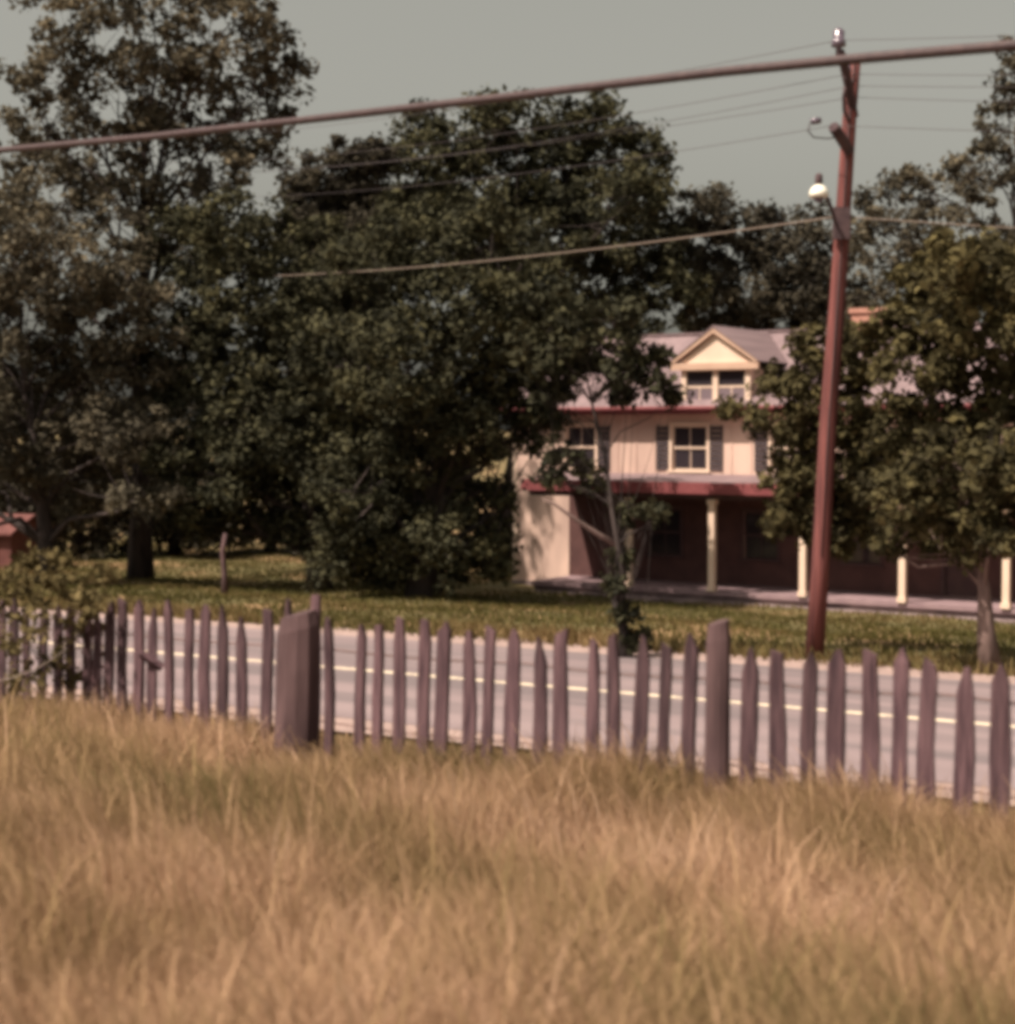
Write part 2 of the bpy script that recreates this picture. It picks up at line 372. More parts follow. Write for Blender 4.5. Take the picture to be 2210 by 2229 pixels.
# porch
PL, PR = -.50, S1
MB().box(PL, PR, -.05, WY-.045, FL-.12, FL).build('porch_floor', FLOORM, house)
MB().box(PL+.05, PR-.05, .06, .14, -.25, FL-.125).build('porch_skirt', STONE, house)
MB().box(PL+.15, PR-.15, -.30, .05, -.25, .10).build('stone_kerb', STONE, house)
pr = MB().poly([(PL-.1,-.35,PRZ),(PL-.1,WY-.004,JUNC),(PL-.1,WY-.004,JUNC-.07),(PL-.1,-.35,PRZ-.07)], (PR-PL+.2,0,0)).build('porch_roof', ROOFM, house)
MB().box(PL-.12, PR+.12, -.40, -.353, PRZ-.27, PRZ+.05).build('porch_fascia', RED, pr)
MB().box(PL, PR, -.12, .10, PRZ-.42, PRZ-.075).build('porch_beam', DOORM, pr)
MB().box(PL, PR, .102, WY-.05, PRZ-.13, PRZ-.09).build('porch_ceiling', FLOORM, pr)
for q in (1328, 1476, 1638, 1815, 2000, 2196):
    x = s_at(q, 0); hw = .085
    p = MB().box(x-hw, x+hw, -.085, .085, FL+.14, PRZ-.56).build('porch_post', TRIM, house)
    MB().box(x-hw-.03, x+hw+.03, -.115, .115, FL+.003, FL+.138).build('post_base', TRIM, p)
    MB().box(x-hw-.03, x+hw+.03, -.115, .115, PRZ-.558, PRZ-.424).build('post_cap', TRIM, p)
# inside: dark floor boards between storeys so that the rooms stay dark
MB().box(S0+.18, S1-.18, WY+.18, WY+DEP-.18, JUNC-.35, JUNC-.2).build('upper_floor', DOORM, house)
MB().box(S0+.18, S1-.18, WY+.18, WY+DEP-.18, EAVE-.15, EAVE-.05).build('attic_floor', DOORM, house)

# ------------------------------------------------------------------ trees
def leaves(centres, radii, n_per, size, outv, updir=.35, flat=.75):
    """small folded leaf quads spread round many twig-end centres"""
    n = len(centres)*n_per
    c = np.repeat(centres, n_per, 0); r = np.repeat(radii, n_per)[:,None]; ov = np.repeat(outv, n_per, 0)
    d = rng.normal(size=(n,3)); d /= np.linalg.norm(d, axis=1, keepdims=True)
    p = c + d*r*(rng.random((n,1))**.5)*np.array([1,1,flat])
    nrm = rng.normal(size=(n,3))*.75 + ov*.45 + np.array([0,0,updir]) + d*.35
    nrm /= np.linalg.norm(nrm, axis=1, keepdims=True)
    a = np.cross(nrm, rng.normal(size=(n,3))); a /= np.linalg.norm(a, axis=1, keepdims=True)
    b = np.cross(nrm, a); s = size*(.55+.9*rng.random((n,1)))
    fold = nrm*s*.12
    V = np.stack([p-a*s*.6, p-b*s*.34+fold, p+a*s*.6, p+b*s*.34+fold], 1).reshape(-1,3)
    Q = np.arange(n*4).reshape(-1,4)
    tone = np.repeat(np.clip(np.repeat(rng.normal(.5,.16,len(centres)), n_per)+rng.normal(0,.13,n), 0, 1), 4)
    return V, Q, tone

def tree(name, label, base, lobes, Y, trunk_r, leafm, barkm=BARK, group=None, cat='tree', rs=.45, n_per=40, leaf=.17, dens=2.6, along=None, along_px=0, limbs=None, fill=1.5, fork=.35, thick=1.0, spires=None, trunk_pts=None):
    base = Vector(base); root = empty(name, base); tag(root, label, cat, group)
    L = []
    allp = [at(l[0], l[1], Y) for l in lobes]
    wid = (max(p.x for p in allp)-min(p.x for p in allp))*.5 + .5
    for l, p in zip(lobes, allp):
        r = l[2]*Y/F
        dy = l[3] if len(l) > 3 else random.uniform(-.55, .55)*wid*thick if along is None else max(along*(along_px-l[0])*Y/F + random.uniform(-1.5, .9), 2.55 if l[0] < 1770 else -9)
        c = at(l[0], l[1], Y+dy); L.append((np.array(c-base), r*(Y+dy)/Y))
    C, RR, OV_ = [], [], []
    cen = np.mean([c for c, _ in L], axis=0)
    for c, r in L:
        k = max(5, int(fill*dens*(r/rs)**2))
        d = rng.normal(size=(k,3)); d /= np.linalg.norm(d, axis=1, keepdims=True)
        rad = r*(.35+.65*rng.random((k,1))**.45)*(.85+.3*rng.random((k,1)))
        C.append(c + d*rad*np.array([1,1,.9])); RR.append(rs*(.55+.8*rng.random(k)))
        o = (d*.7 + (c-cen)/max(np.linalg.norm(c-cen), .1)*.3); OV_.append(o)
    C = np.concatenate(C); RR = np.concatenate(RR); OV_ = np.concatenate(OV_)
    ok = C[:,2] > .25
    V, Q, tone = leaves(C[ok], RR[ok], n_per, leaf, OV_[ok])
    V[:,2] = np.maximum(V[:,2], .02+.1*rng.random(len(V)))
    np_obj('crown', V, Q, leafm, root, tone)
    # trunk, limbs to every lobe, twigs to some leaf clumps
    top = max(c[2] for c, _ in L); b = MB()
    if trunk_pts: tp = [Vector(p)-base for p in trunk_pts]
    else:
        tp = [Vector((0,0,-.15))]; cxm = cen[0]; cym = cen[1]
        for i in range(1, 8):
            f = i/7; tp.append(Vector((cxm*f**1.4*.8+random.uniform(-.1,.1)*trunk_r*4, cym*f**1.4*.8+random.uniform(-.1,.1)*trunk_r*4, top*.72*f)))
    nT = len(tp)
    b.tube(tp, [trunk_r*(1.5 if i == 0 else 1.08 if i == 1 else 1-.85*i/(nT-1)) if i else trunk_r*1.55 for i in range(nT)], 9)
    for c, r in L:
        cv = Vector(c); zt = min(max(cv.z*fork+ (cv.z-r)*.35, top*.12), top*.8)
        j = min(range(nT), key=lambda i: abs(tp[i].z-zt)); a = tp[j]
        if (cv-a).length < .3: continue
        ln = (cv-a).length
        if limbs is not None and (ln > 1.9 or random.random() > limbs/len(L)): continue
        jit = lambda k: Vector((random.uniform(-k,k), random.uniform(-k,k), random.uniform(-k,k)))*ln
        p1 = a.lerp(cv, .3)+jit(.07)+Vector((0,0,.07*ln)); mid = a.lerp(cv, .62)+jit(.09)+Vector((0,0,.03*ln))
        r0 = trunk_r*max(.14, .46*(1-.8*j/(nT-1)))
        b.tube([a, p1, mid, cv], [r0, r0*.72, r0*.5, r0*.2], 6, cap=False)
        dd = np.linalg.norm(C-c, axis=1); near = np.argsort(dd)[:60]
        for q in rng.choice(near, min(7, len(near)), replace=False):
            e = Vector(C[q]); s0 = mid.lerp(cv, random.uniform(.3, 1))
            b.tube([s0, s0.lerp(e,.5)+Vector((0,0,-.04*(e-s0).length)), e], [r0*.28, r0*.18, r0*.06], 4, cap=False)
    b.build('trunk', barkm, root, smooth=True)
    return root

tree('tall_tree', 'tallest tree, airy crown rising above the picture at left', ground(458, 49), [
 (500,90,110),(400,140,105),(590,150,100),(500,20,80),(420,50,80),(580,70,70),(340,250,85),(360,190,70),(650,230,55),(740,330,18),(470,270,110),(600,290,95),(690,310,65),(700,390,55),(330,350,75),(420,390,90),(560,400,100),(650,430,70),
 (290,440,70),(255,350,50),(235,470,60),(220,560,60),(380,500,85),(500,500,90),(610,510,70),(300,560,75),(450,600,85),(560,600,80),(690,480,35),(270,640,70)], 49, .29, LEAF_GREY, fill=1.25, dens=2.0, n_per=46, leaf=.17)
tree('leafy_tree', 'paler leafy tree low at the left edge, beside the tallest tree', ground(290, 45), [
 (240,660,90),(340,690,95),(430,720,90),(260,780,100),(370,830,105),(460,850,90),(230,880,100),(330,950,110),(430,990,95),(250,1015,80),(370,1060,75),(470,1090,60),
 (130,730,100),(90,850,110),(140,960,110),(60,1000,100),(150,1070,80),(30,760,90),(60,620,80),(160,600,70),(90,1120,50),(330,1120,25),(20,1110,55)], 45, .24, LEAF_GREY, dens=2.5, n_per=52, leaf=.155)
tree('shade_tree', 'dark shade tree between the tallest tree and the dense central tree', ground(779, 46), [
 (540,650,80),(620,620,75),(700,640,80),(570,740,95),(660,740,95),(750,740,90),(530,840,95),(630,850,105),(730,860,105),(540,950,95),(640,970,105),(740,980,105),(570,1050,90),(680,1080,95),(780,1080,90),(790,650,60),(810,900,90),(520,1100,60),(600,1130,55),(720,1150,50),(830,1150,70),(700,1010,90),(560,1140,40)], 46, .26, LEAF_DARK, dens=2.8, n_per=56, leaf=.155)
tree('spiky_conifer', 'spiky-topped evergreen showing above the dark shade tree', ground(815, 57), [
 (765,530,26),(762,497,14),(768,600,45),(812,500,24),(810,465,13),(815,560,45),(850,495,24),(852,468,12),(845,560,50),(800,660,80),(860,650,70),(730,560,22),(728,535,11),(740,620,45),(800,760,90),(820,880,100),(820,1000,100),(885,500,30),(880,470,14)],
 57, .3, LEAF_BACK, dens=5, rs=.3, n_per=40, leaf=.15, thick=.3)
tree('dense_tree', 'dense dark round tree with foliage to the ground, left of the farmhouse', ground(960, 43), [
 (870,660,80),(960,640,90),(1060,650,90),(1140,680,70),(1190,740,55),(840,740,95),(950,750,105),(1060,760,100),(1150,790,70),(820,850,100),(930,860,110),(1040,870,100),(1110,880,60),(830,970,100),(940,980,110),(1030,990,80),(840,1080,100),(950,1100,105),(1040,1090,70),(900,1180,80),(1000,1180,85),(1070,1170,45),(820,1170,70),(1240,770,40),(1090,590,50),(1000,590,60),(1175,830,58,-.5),(1215,850,45,-.5),(1165,920,40,-.4),(1250,840,38,-.4),(1225,780,40,-.5),(1150,950,42,-.5),(1190,895,40,-.5),(1145,1000,26,-.4),(1290,770,30,-.4),(1330,755,25,-.4),(1200,960,20,-.5),(1085,1010,36),(1092,1070,32),(1095,1120,30),(1095,1170,28),(1098,1215,22),(1060,1120,50),(1080,930,40),(860,1215,45),(930,1225,45),(1010,1225,45),(1070,1215,30),(800,1215,45)],
 43, .34, LEAF_DARK, dens=3.0, n_per=58, leaf=.15)
tree('broad_tree', 'broad tall tree rising behind the dense tree and the farmhouse roof', ground(1120, 61), [
 (1060,450,70),(1130,440,65),(1210,450,65),(1280,440,60),(1000,500,75),(1090,540,95),(1190,540,95),(1290,520,80),(1080,400,32),(1275,400,32),(1340,560,60),(1372,480,42),(1375,540,45),(930,530,75),(960,600,90),(1290,620,95),(1190,640,100),(1360,650,80),(1260,720,90),(1390,740,70),(1040,640,90),(900,600,70),(1300,800,80),(955,440,40),(1150,740,90)],
 61, .45, LEAF_DARK, dens=2.8, n_per=56, leaf=.2, rs=.55)
tree('back_tree', 'rounded tree behind the dormer and left of the utility pole', ground(1480, 66), [
 (1440,590,55),(1490,600,55),(1430,660,70),(1520,650,60),(1575,610,30),(1570,590,18),(1590,660,55),(1640,640,45),(1650,600,30),(1680,660,55),(1460,740,70),(1550,730,75),(1640,730,75),(1500,810,80),(1600,810,80),(1700,790,70),(1700,720,60),(1560,900,80),(1680,900,80)],
 66, .35, LEAF_BACK, dens=2.7, n_per=44, leaf=.2, rs=.5)
tree('corner_tree', 'high thin-leaved tree at the right edge behind the farmhouse', ground(2110, 60), [
 (2000,370,40),(1975,420,40),(2040,330,60),(2100,400,80),(2180,380,80),(2000,500,55),(2080,510,80),(2170,520,90),(1960,480,28),(1905,500,20),(1910,530,35),(1860,550,45),(1800,555,40),(1820,530,24),(1770,580,40),(1740,600,35),(1850,620,60),(1930,580,50),(1780,660,60),(1870,700,65),(2020,600,60),(2100,640,85),(2190,650,90),(2010,690,60),(1990,770,80),(2110,780,100),(2200,800,100),(1760,740,60)],
 60, .35, LEAF_GREY, fill=1.15, dens=2.2, n_per=36, leaf=.2, rs=.45)
bt = ground(1976, 24.6)
tree('roadside_tree', 'olive leafy tree with pale flared trunk by the road at right', bt, [
 (1850,705,48),(1900,680,60),(1980,690,70),(2060,720,75),(1795,805,48),(1850,780,75),(1940,780,80),(2040,810,80),(2120,800,70),(1690,830,42),(1740,850,60),(1830,880,75),(1930,880,75),(2030,910,75),(2130,900,70),(1660,870,45),(1600,900,42),(1640,830,30),(1720,950,65),(1810,980,65),(1920,980,65),(2030,1010,65),(2120,1000,60),(1640,980,55),(1620,1060,45),(1700,1060,60),(1790,1090,55),(1890,1090,60),(1990,1110,50),(2080,1100,55),(1740,1140,40),(1850,1160,35),(1940,1160,30),(1550,955,24),(1505,940,18),(1600,1140,35),(1660,1150,35),(2150,1100,60),(2190,960,60),(2190,850,60),(2000,1170,30),(1780,1180,25),(1700,1120,50),(1650,1110,45),(1830,1060,60),(1760,1030,60),(1880,1030,60),(1960,1040,55),(1600,1075,34),(1900,1150,40),(1810,1150,38),(1690,1180,25),(2060,1170,40),(2140,1170,45),(1690,1000,55),(1640,930,50),(1960,1110,55),(1920,1060,60),(1870,1130,45),(1730,1100,50),(1990,1060,60),(2040,1060,60),(1650,1070,45),(1930,1185,28),(2010,1190,28),(1870,1180,25),(1960,1150,35),(2090,1180,35)],
 24.6, .125, LEAF_OLIVE, BARK_PALE, along=.72, along_px=1976, limbs=16, fill=1.9, dens=2.5, n_per=36, leaf=.12, rs=.23, thick=.35, fork=.3)
sb = ground(1324, 26.4)
sapling = tree('roadside_sapling', 'crooked dark sapling on the lawn in front of the porch, bare limbs showing', sb, [
 (1300,885,26),(1350,865,22),(1320,915,20),(1385,895,16),(1285,825,26),(1330,835,18),(1380,845,14),(1405,915,12),(1215,770,40),(1150,820,40),(1180,850,40),(1240,810,40),(1320,770,20),(1345,860,25),(1270,1070,18),(1200,830,40),(1260,850,42),(1330,800,28),(1215,890,34),(1200,1010,24),(1190,760,35),(1240,1045,28),(1330,1125,22),(1375,1120,16),(1312,1200,13),(1322,1300,15),(1338,1345,17),(1302,1250,11),(1180,1060,22),(1165,900,30),(1300,870,24)],
 26.4, .085, LEAF_DARK, limbs=40, dens=1.6, n_per=26, leaf=.13, rs=.22, thick=.25, fork=.5,
 trunk_pts=[sb-Vector((0,0,.1)), at(1318,1330,26.4), at(1304,1280,26.5), at(1318,1230,26.4), at(1308,1180,26.3), at(1296,1110,26.4), at(1285,1020,26.5), at(1262,930,26.4), at(1245,850,26.5)])
b = MB(); b.tube([Vector(q)-sb for q in (at(1306,1180,26.35), at(1275,1163,26.2), at(1232,1135,26.1), at(1196,1108,26.0), at(1172,1098,26.0))], [.05,.042,.034,.024,.012], 7); b.build('bare_limb', BARK_PALE, sapling, smooth=True)
# far belt behind the left lawn: separate trees
for i, (px, top, r, w_) in enumerate(((20,880,95,'broad'),(190,930,80,'low'),(350,960,80,'low'),(520,970,80,'low'),(690,940,85,'low'),(860,960,85,'low'))):
    words = ['outermost far tree behind the left lawn, by the left edge', 'far tree behind the red shed at the left edge', 'far tree behind the trunk of the tallest tree', 'far tree behind the slim dead trunk on the lawn', 'far tree behind the dark shade tree', 'far tree hidden deep behind the dense central tree']
    Yf = 63+2*math.sin(i*2.1)
    tree('far_tree', words[i], ground(px, Yf), [(px+random.uniform(-30,30), top+j*55+random.uniform(-15,15), r*random.uniform(.8,1.1)) for j in range(3)] + [(px+q*r*.8, top+90+random.uniform(-20,60), r*.8) for q in (-1,1)] + [(px+q*r*.55, 1165, 48) for q in (-1.6,-.6,.5,1.5)]+[(px+q*r*.6, 1090, 70) for q in (-1,1)],
         Yf, .2, LEAF_BACK, group='far trees behind the left lawn', dens=2.2, rs=.6, n_per=40, leaf=.24)
for i, (px, top, r) in enumerate(((1760,880,90),(1950,870,95),(2160,890,95))):
    words = ['far tree behind the chimney', 'far tree behind the right part of the farmhouse roof', 'far tree behind the right end of the farmhouse']
    tree('rear_tree', words[i], ground(px, 70), [(px+random.uniform(-30,30), top+j*70, r*random.uniform(.85,1.1)) for j in range(4)] + [(px+q*r*.8, top+120, r*.8) for q in (-1,1)], 70, .22, LEAF_BACK, group='far trees behind the farmhouse', dens=2.2, rs=.6, n_per=40, leaf=.24)

# bramble bush at the left end of the fence
tree('bramble_bush', 'straggly bramble bush growing through the left end of the fence', ground(290, 11.0), [
 (240,1245,32),(300,1240,28),(350,1260,26),(250,1290,45),(320,1290,48),(375,1290,28),(230,1350,40),(300,1360,48),(360,1350,38),(340,1400,38),(260,1410,38),(190,1265,36),(140,1290,45),(170,1360,45),(320,1205,11),(262,1208,12),(390,1230,16),(110,1350,40)],
 11.0, .010, LEAF_BUSH, cat='bush', limbs=8, dens=1.0, n_per=18, leaf=.055, rs=.11, thick=.35, fork=.1)
cane = MB(); pts = []
for i in range(12):
    f = i/11; pts.append(at(180+150*f, 1424-6*math.sin(f*1.2)-55*f**2.2, 10.6))
cane.tube(pts, [.007-.004*i/11 for i in range(12)], 5)
tag(cane.build('dry_cane', LINEP, smooth=True), 'thin pale dry cane arching out of the grass below the bramble bush', 'cane')
# pale stub / young trunk on the left lawn
p = ground(609, 41.5); b = MB(); b.tube([p-Vector((0,0,.1)), p+Vector((.0,0,.5)), p+Vector((-.05,0,1.1)), p+Vector((.03,0,1.55))], [.10,.075,.065,.055], 8)
tag(b.build('dead_trunk', POSTM, smooth=True), 'short slim dead trunk standing alone on the left lawn', 'tree stump')
# red shed far left
sh = ground(222, 57); shed = empty('red_shed', sh, R(-20)); tag(shed, 'low reddish shed glimpsed under the trees at the left edge', 'shed')
MB().box(-1.0,1.0,-1.1,1.1,-.2,1.25).build('wall', REDW, shed)
b = MB().poly([(-1.2,-1.35,1.16),(-1.2,0,1.75),(-1.2,1.35,1.16),(-1.2,1.35,1.24),(-1.2,0,1.83),(-1.2,-1.35,1.24)], (2.4,0,0)); b.build('roof', REDW, shed)
for x in (-1.0, .92): MB().poly([(x,-1.09,1.252),(x,1.09,1.252),(x,0,1.70)], (.08,0,0)).build('gable', REDW, shed)
MB().box(-.45,.45,-1.15,-1.103,0,1.1).build('door', DOORM, shed)

# ------------------------------------------------------------------ picket fence
def fence_Y(px): return 9.0*4530/(px+3300)
fence = empty('picket_fence', ground(1230, 9.0)); FB = fence.location.copy()
tag(fence, 'weathered mauve-brown picket fence of uneven split slats along the tall grass', 'fence')
pos = [8,30,52,74,96,118,139,160,181,201,222,245,268,290,312,330,346,369,393,416,440,470,497,522,550,588, 688,735,762,796,832,862,903,935,971,1012,1045,1094,1125,1170,1205,1245, 1335,1380,1430,1475,1520,1570,1613,1667,1724,1775,1822,1874,1922,1975]
def top_y(px): return float(np.interp(px, [0,400,1230,2000,2300], [1268,1288,1342,1390,1408]))
def picket(px, ty, wpx, leanpx):
    Y = fence_Y(px); t_ = at(px+leanpx, ty, Y); x0 = (px-leanpx*.6-W/2)/F*Y
    bz = gz(x0, Y)-.1; b_ = Vector((x0, Y, bz)); h = t_-b_
    w = wpx*Y/F/2; th = random.uniform(.010,.016); b = MB(); n = 0
    rings = [(0,1),(.3,random.uniform(.85,1.15)),(.62,random.uniform(.85,1.15)),(random.uniform(.86,.96),random.uniform(.8,1.0)),(1.0,random.choice((.15,.3,.55,.8)))]
    twist = random.uniform(-.012,.012); skew = random.uniform(-.02,.02)
    for f, k in rings:
        c = b_+h*f + Vector((random.uniform(-.006,.006),0,0)) - FB
        for su, sm in ((-1,-1),(1,-1),(1,1),(-1,1)):
            q = c + U*(w*k*su + twist*math.sin(f*3)) + M*(th*sm); q.z += skew*su*(f == 1.0); b.v.append(tuple(q))
        if n:
            for k2 in range(4): b.f.append((n-4+k2, n-4+(k2+1)%4, n+(k2+1)%4, n+k2))
        n += 4
    b.f += [(3,2,1,0), (n-4,n-3,n-2,n-1)]
    return b.build('picket', PICKET, fence)
for q in pos:
    px = q*1.1534
    wpx = np.interp(px, [0,500,1230,2000], [15,19,25,30])*random.uniform(.85,1.2)
    lean = np.interp(px, [300,700,1300,2000], [7,6,3,0])+random.uniform(-4,4)
    picket(px, top_y(px)+random.uniform(-14,12), wpx, lean)
picket(719, 1278, 15, 5); picket(768, 1268, 21, 3)
def log_post(px, ty_l, ty_r, wpx, dpx=0, leanpx=0):
    Y = fence_Y(px)-.06; g0 = ground(px, Y); r = wpx*Y/F/2
    b = MB(); n = 12; n0 = 0; topz = at(px, (ty_l+ty_r)/2, Y).z; tilt = (ty_l-ty_r)*Y/F
    for i, f in enumerate((0,.25,.5,.75,.93,1.0)):
        for k in range(n):
            a = 2*math.pi*k/n; rr = r*(1.08-.12*f)*(1+.06*math.sin(3*a+px)+random.uniform(-.025,.025))*(.86 if f == 1.0 else 1)
            x = math.cos(a)*rr; z = (g0.z-.2)+(topz-g0.z+.2)*f + (x/r*tilt/2 if f > .9 else 0)
            b.v.append((g0.x+x+leanpx*Y/F*f-FB.x, g0.y+math.sin(a)*rr-FB.y, z-FB.z))
        if i:
            for k in range(n):
                a_, c_ = (i-1)*n+k, (i-1)*n+(k+1)%n; b.f.append((a_, c_, c_+n, a_+n))
    b.f.append(tuple(range(5*n, 6*n)))
    return b.build('post', POSTM, fence)
tag(log_post(733, 1312, 1290, 80, leanpx=10), 'thick log post with slanting top')
tag(log_post(1487, 1322, 1310, 44, leanpx=2), 'slimmer round post between the pickets')
for dz in (-.17, -.62):
    b = MB(); pts = []
    for i in range(60):
        px = -40+i*(2330/59); Y = fence_Y(px)+.02; p = at(px, top_y(px), Y); pts.append(p+Vector((0,0,dz-.02*abs(math.sin(px/380*math.pi)))) - FB)
    b.tube(pts, .005, 5); b.build('wire', WIREM, fence, smooth=True)
b = MB(); Y = fence_Y(478)-.03; a0 = at(462,1372,Y)-FB; a1 = at(500,1398,Y)-FB
b.tube([a0, a1], .03, 4); tag(b.build('broken_slat', PICKET, fence), 'broken slat hanging across two pickets')

# ------------------------------------------------------------------ utility pole, lamp, wires
PY = 26.3
pb = ground(1657, PY); pole = empty('utility_pole', pb); tag(pole, 'leaning reddish-brown wooden utility pole across the road', 'utility pole')
def pp(px, py, dy=0): return at(px, py, PY+dy) - pb
b = MB(); pl = [Vector((0,0,-.3)), pp(1668,1200), pp(1681,960), pp(1699,720), pp(1710,550), pp(1720,400), pp(1727,326)]
b.tube(pl, [.155,.143,.135,.126,.117,.108,.10], 14); b.build('shaft', POLEM, pole, smooth=True)
b = MB(); c = pp(1722,400); e = pp(1703,305,-.75)
b.tube([pp(1727,420,.05), pp(1714,352,-.4), e], [.07,.075,.065], 6); b.build('top_arm', ARMM, pole)
b = MB(); b.tube([pp(1722,405,-.1), pp(1712,380,-.35), pp(1710,350,-.55)], .022, 5); b.build('arm_brace', ARMM, pole)
def insulator(px, py, dy, s=1.0):
    q = pp(px, py, dy); b = MB(); h = .26*s
    b.tube([q, q+Vector((0,0,.10*s)), q+Vector((0,0,.11*s)), q+Vector((0,0,.17*s)), q+Vector((0,0,.18*s)), q+Vector((0,0,h)), q+Vector((0,0,h+.05))], [.03*s,.03*s,.075*s,.07*s,.055*s,.06*s,.025*s], 10)
    b.build('insulator', GLASSI, pole, smooth=True)
insulator(1699,315,-.75,1.5); insulator(1714,355,-.45,1.0)
b = MB(); b.tube([pp(1702,290,-.75)+Vector((-.02,0,0)), pp(1697,278,-.75)], .045, 7); b.build('ridge_pin', ARMM, pole)
b = MB(); b.tube([pp(1718,482,-.12), pp(1706,462,-.3), pp(1690,438,-.55)], [.085,.09,.085], 8); b.build('side_arm', ARMM, pole)
b = MB(); b.tube([pp(1712,362,-.45), pp(1708,385,-.4), pp(1709,410,-.3), pp(1718,430,-.15)], .028, 6); b.build('jumper_cable', ARMM, pole, smooth=True)
b = MB(); b.tube([pp(1652,429,-.9), pp(1666,427,-.85)], .05, 8); b.build('strain_insulator', GLASSI, pole, smooth=True)
b = MB(); b.tube([pp(1648,432,-.9), pp(1645,446,-.9), pp(1655,457,-.8), pp(1680,459,-.6), pp(1700,456,-.3)], .012, 5); b.build('drip_loop', LINEM, pole, smooth=True)
b = MB(); b.box(-.13,.13,-.22,-.12,0,.5); o = b.build('terminal_box', ARMM, pole); o.location = pp(1700,640)

b = MB(); b.tube([q + Vector((-.02,-r_-.008,0)) for q, r_ in zip(pl[1:], [.143,.135,.126,.117,.108,.10])], .008, 5); b.build('ground_wire', LINEM, pole, smooth=True)
for py_, px_ in ((470,1716),(350,1725),(622,1704)):
    b = MB(); b.tube([pp(px_,py_)+Vector((-.02,-.17,0)), pp(px_,py_)+Vector((-.02,-.10,0))], .018, 6); b.build('bolt', LINEM, pole)

lamp = empty('street_lamp', at(1690, 612, PY-.1)); LB = lamp.location.copy(); tag(lamp, 'street lamp with bright white shade on a bracket of the utility pole', 'street lamp')
def lp(px, py, dy=0): return at(px, py, PY+dy) - LB
b = MB(); b.tube([lp(1704,622,0), lp(1694,612,-.15), lp(1688,588,-.5), lp(1680,566,-.9), lp(1670,556,-1.1)], .028, 7); b.build('bracket', ARMM, lamp, smooth=True)
b = MB(); q = lp(1664,560,-1.2); b.tube([q+Vector((0,0,z)) for z in (-.03,0,.05,.10,.14,.16)], [.13,.15,.145,.12,.08,.04], 20); b.build('shade', LAMPM, lamp, smooth=True)
b = MB(); b.tube([q+Vector((0,0,z)) for z in (.16,.19,.30,.33)], [.04,.06,.055,.03], 10); b.build('lamp_neck', ARMM, lamp, smooth=True)
b = MB(); b.tube([q+Vector((0,0,z)) for z in (-.032,-.06,-.09,-.11)], [.08,.08,.06,.02], 12); b.build('bulb_globe', GLASSI, lamp, smooth=True)

def wire(name, label, A, B, sag, r, m, group=None, n=40):
    b = MB(); A, B = Vector(A), Vector(B)
    b.tube([A.lerp(B, i/n)+Vector((0,0,-4*sag*(i/n)*(1-i/n))) for i in range(n+1)], r, 6)
    tag(b.build(name, m, smooth=True), label, 'wire', group)
def road_pt(px, Y, py): return at(px, py, Y)
# thin lines run along the road to neighbouring poles, out of the picture
DIR = U
spec = [  # (start px,py,dy at pole, left-end height change, sag, words)
 (1699,285,-.75, 'topmost thin power line above the thick cable'),
 (1716,345,-.45, 'second thin power line, just under the thick cable'),
 (1722,366,0.1, 'third thin power line from the top of the pole'),
 (1724,386,0.15, 'fourth thin power line from the top of the pole'),
 (1690,436,-.6, 'lowest thin power line, from the short side arm of the pole')]
for i, (px, py, dy, words) in enumerate(spec):
    A = at(px, py, PY+dy)
    wire('power_line', words+', running left', A, at(430, (462,500,512,525,560)[i], 56), .35+.1*(i % 3), .0055, LINEM, 'thin power lines on the utility pole')
    wire('power_line', words+', running right', A, A + U*36 + Vector((0,0,-.5-.25*i)), .9+.1*(i % 2), .0048, LINEM, 'thin power lines on the utility pole')
A = at(1700, 597, PY)
wire('telephone_line', 'pale sunlit telephone line from mid pole, sloping down left across the trees', A, at(560, 705, 49.5), .25, .012, LINEP)
wire('telephone_line', 'pale telephone line from mid pole, running level to the right', A, A + U*34 + Vector((0,0,-.9)), 1.0, .009, LINEP)
# thick cable close to the camera, along the fence
b = MB(); pts = []
for px, py in ((-700,566),(-300,530),(0,502),(212,480),(480,456),(738,428),(920,407),(1107,386),(1300,363),(1500,340),(1750,316),(2010,294),(2210,279),(2600,250),(3300,200)):
    pts.append(at(px, py, 8.1*(2010+2025)/(px+2025) if px < 2600 else 8.1*(2010+2025)/(px+2025)))
b.tube(pts, .028, 8); tag(b.build('overhead_cable', CABLE, smooth=True), 'thick dark overhead cable crossing the whole sky close to the viewer', 'cable')

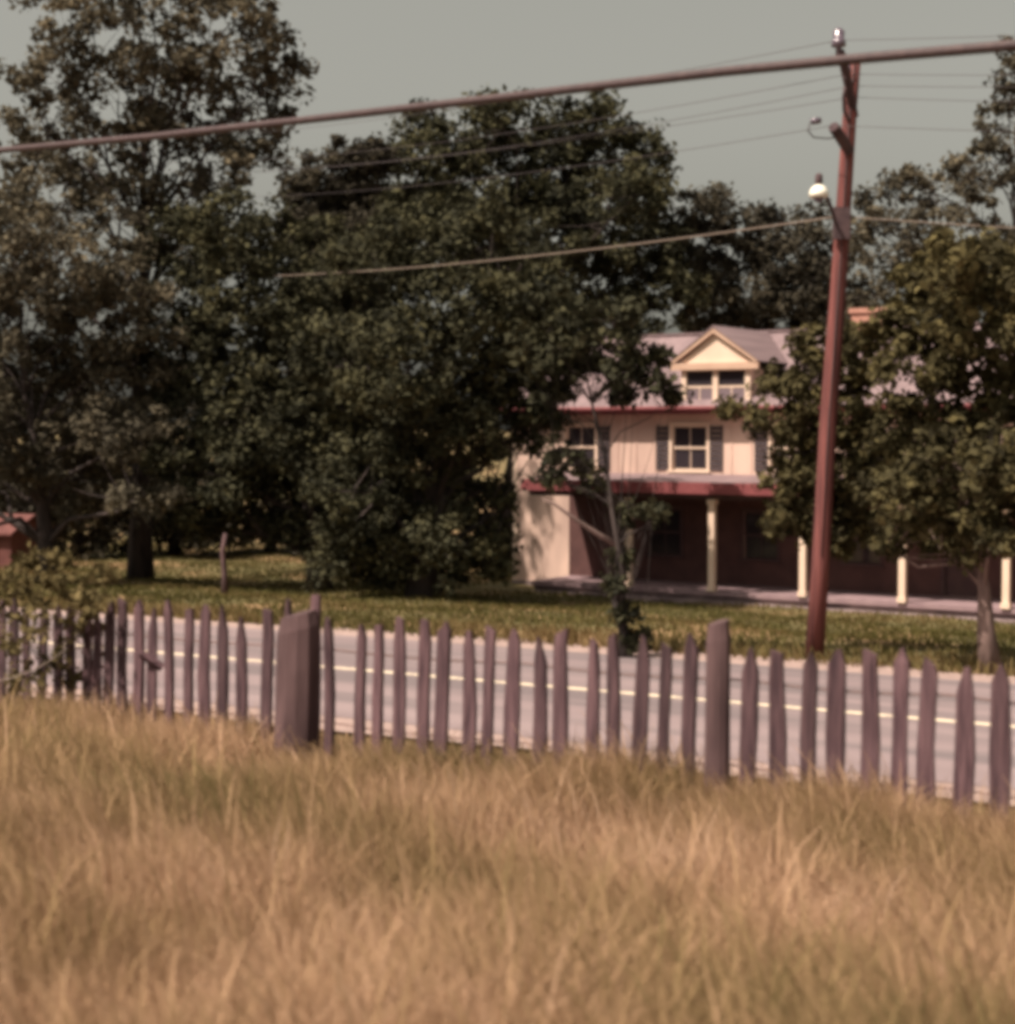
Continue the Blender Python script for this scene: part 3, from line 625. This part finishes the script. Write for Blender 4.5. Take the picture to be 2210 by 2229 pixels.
# ------------------------------------------------------------------ grasses
def blades(n, px_, py_, hgt, width, bend, mat_, name, label, zoff=0, pf=1.0, padd=0.0):
    """curved two-segment blades; px_,py_ base positions"""
    z0 = gz_vec(px_, py_)+zoff
    ang = rng.random(n)*2*np.pi; fx, fy = np.cos(ang), np.sin(ang)
    la = rng.normal(0, 1, n)*1.3 + math.pi + .9*np.sin(px_*.8+1)*np.cos(py_*.65); lx, ly = np.cos(la), np.sin(la)
    hgt = hgt*(1+.14*np.sin(px_*1.7+.3)*np.sin(py_*1.3+2)+.12*np.sin(px_*4.1-py_*2.3)); bd = hgt*bend*(.25+rng.random(n)+.2*(np.sin(px_*.9-py_*1.1)>.55)); w = width*(.6+.8*rng.random(n))
    P = np.stack([px_, py_, z0], -1)
    lean = np.stack([lx*bd, ly*bd*.6, -bd*.25], -1); up = np.stack([0*hgt, 0*hgt, hgt], -1); sd = np.stack([fx*w, fy*w, 0*w], -1)
    m1 = P + up*.42 + lean*.18; m2 = P + up*.78 + lean*.55; tp = P + up + lean
    V = np.stack([P-sd*.5, P+sd*.5, m1-sd*.45, m1+sd*.45, m2-sd*.3, m2+sd*.3, tp-sd*.06, tp+sd*.06], 1).reshape(-1,3)
    i0 = (np.arange(n)*8)[:,None]
    Q = np.concatenate([i0+np.array([[0,1,3,2]]), i0+np.array([[2,3,5,4]]), i0+np.array([[4,5,7,6]])], 0)
    patch = .5+.20*np.sin(px_*pf*1.1+.4)*np.sin(py_*pf*.9+1.3)+.12*np.sin(px_*pf*2.7+py_*pf*1.9)+.08*np.sin(px_*pf*6.1-py_*pf*5.3); patch = patch+padd
    tone = np.repeat(np.clip(rng.normal(0,.13,n)+patch, 0, 1), 8)
    o = np_obj(name, V, Q, mat_, None, tone); tag(o, label, 'grass', kind='stuff'); return o
def gz_vec(x, y):
    s = (x-P0.x)*U.x + (y-P0.y)*U.y; t = (x-P0.x)*M.x + (y-P0.y)*M.y
    return gz_st(s, t)
def field_pts(n, y0, y1, power):
    out = []
    while sum(len(o[0]) for o in out) < n:
        k = n*2; y = (y0**power + rng.random(k)*(y1**power-y0**power))**(1/power)
        x = (rng.random(k)-.5)*2*(.46*y+.5)
        t = (x-P0.x)*M.x + (y-P0.y)*M.y
        keep = (t < -11.75); out.append((x[keep], y[keep]))
    x = np.concatenate([o[0] for o in out])[:n]; y = np.concatenate([o[1] for o in out])[:n]; return x, y
n = 380000; gx, gy = field_pts(n, 1.6, 15, 1.1)
ft = (gx-P0.x)*M.x+(gy-P0.y)*M.y; nf = np.clip((ft+15)/3, 0, 1)
blades(n, gx, gy, (.33+.10*nf)*(.5+.65*rng.random(n)), .0030+.00034*gy, .6, GRASS_F, 'field_grass', 'tall dry straw-coloured field grass in the foreground', padd=.06-.24*nf)
n = 8000; gx, gy = field_pts(n, 1.6, 15, 1.1)
st_ = blades(n, gx, gy, .52*(.7+.45*rng.random(n)), .007+.0005*gy, .45, GRASS_F, 'seed_grass', 'taller pale seed stalks standing up through the field grass')
# bank between the fence and the road, lower grass
n = 60000; s_ = rng.uniform(-22, 12, n); t_ = rng.uniform(-11.75, -4.5, n)
blades(n, P0.x+U.x*s_+M.x*t_, P0.y+U.y*s_+M.y*t_, .14*(.5+rng.random(n)), .012, .5, GRASS_F, 'bank_grass', 'short grass on the bank between fence and road')
n = 150000; s_ = rng.uniform(-48, 22, n); t_ = 4.05+28*rng.random(n)**1.3
lx_, ly_ = P0.x+U.x*s_+M.x*t_, P0.y+U.y*s_+M.y*t_
hx = (lx_-O.x)*U.x+(ly_-O.y)*U.y; hy = (lx_-O.x)*M.x+(ly_-O.y)*M.y
keep = ~((hx > S0-.1) & (hy > -.3)); lx_, ly_ = lx_[keep], ly_[keep]; n = len(lx_)
td = (lx_-P0.x)*M.x+(ly_-P0.y)*M.y
blades(n, lx_, ly_, .09*(.5+rng.random(n))*(1+2.2*np.clip(5.8-td,0,1)*rng.random(n)), .03, .5, GRASS_L, 'lawn_grass', 'mown olive lawn between the road and the farmhouse', pf=.45, padd=.35*np.clip((7.5-td)/2.5,0,1))
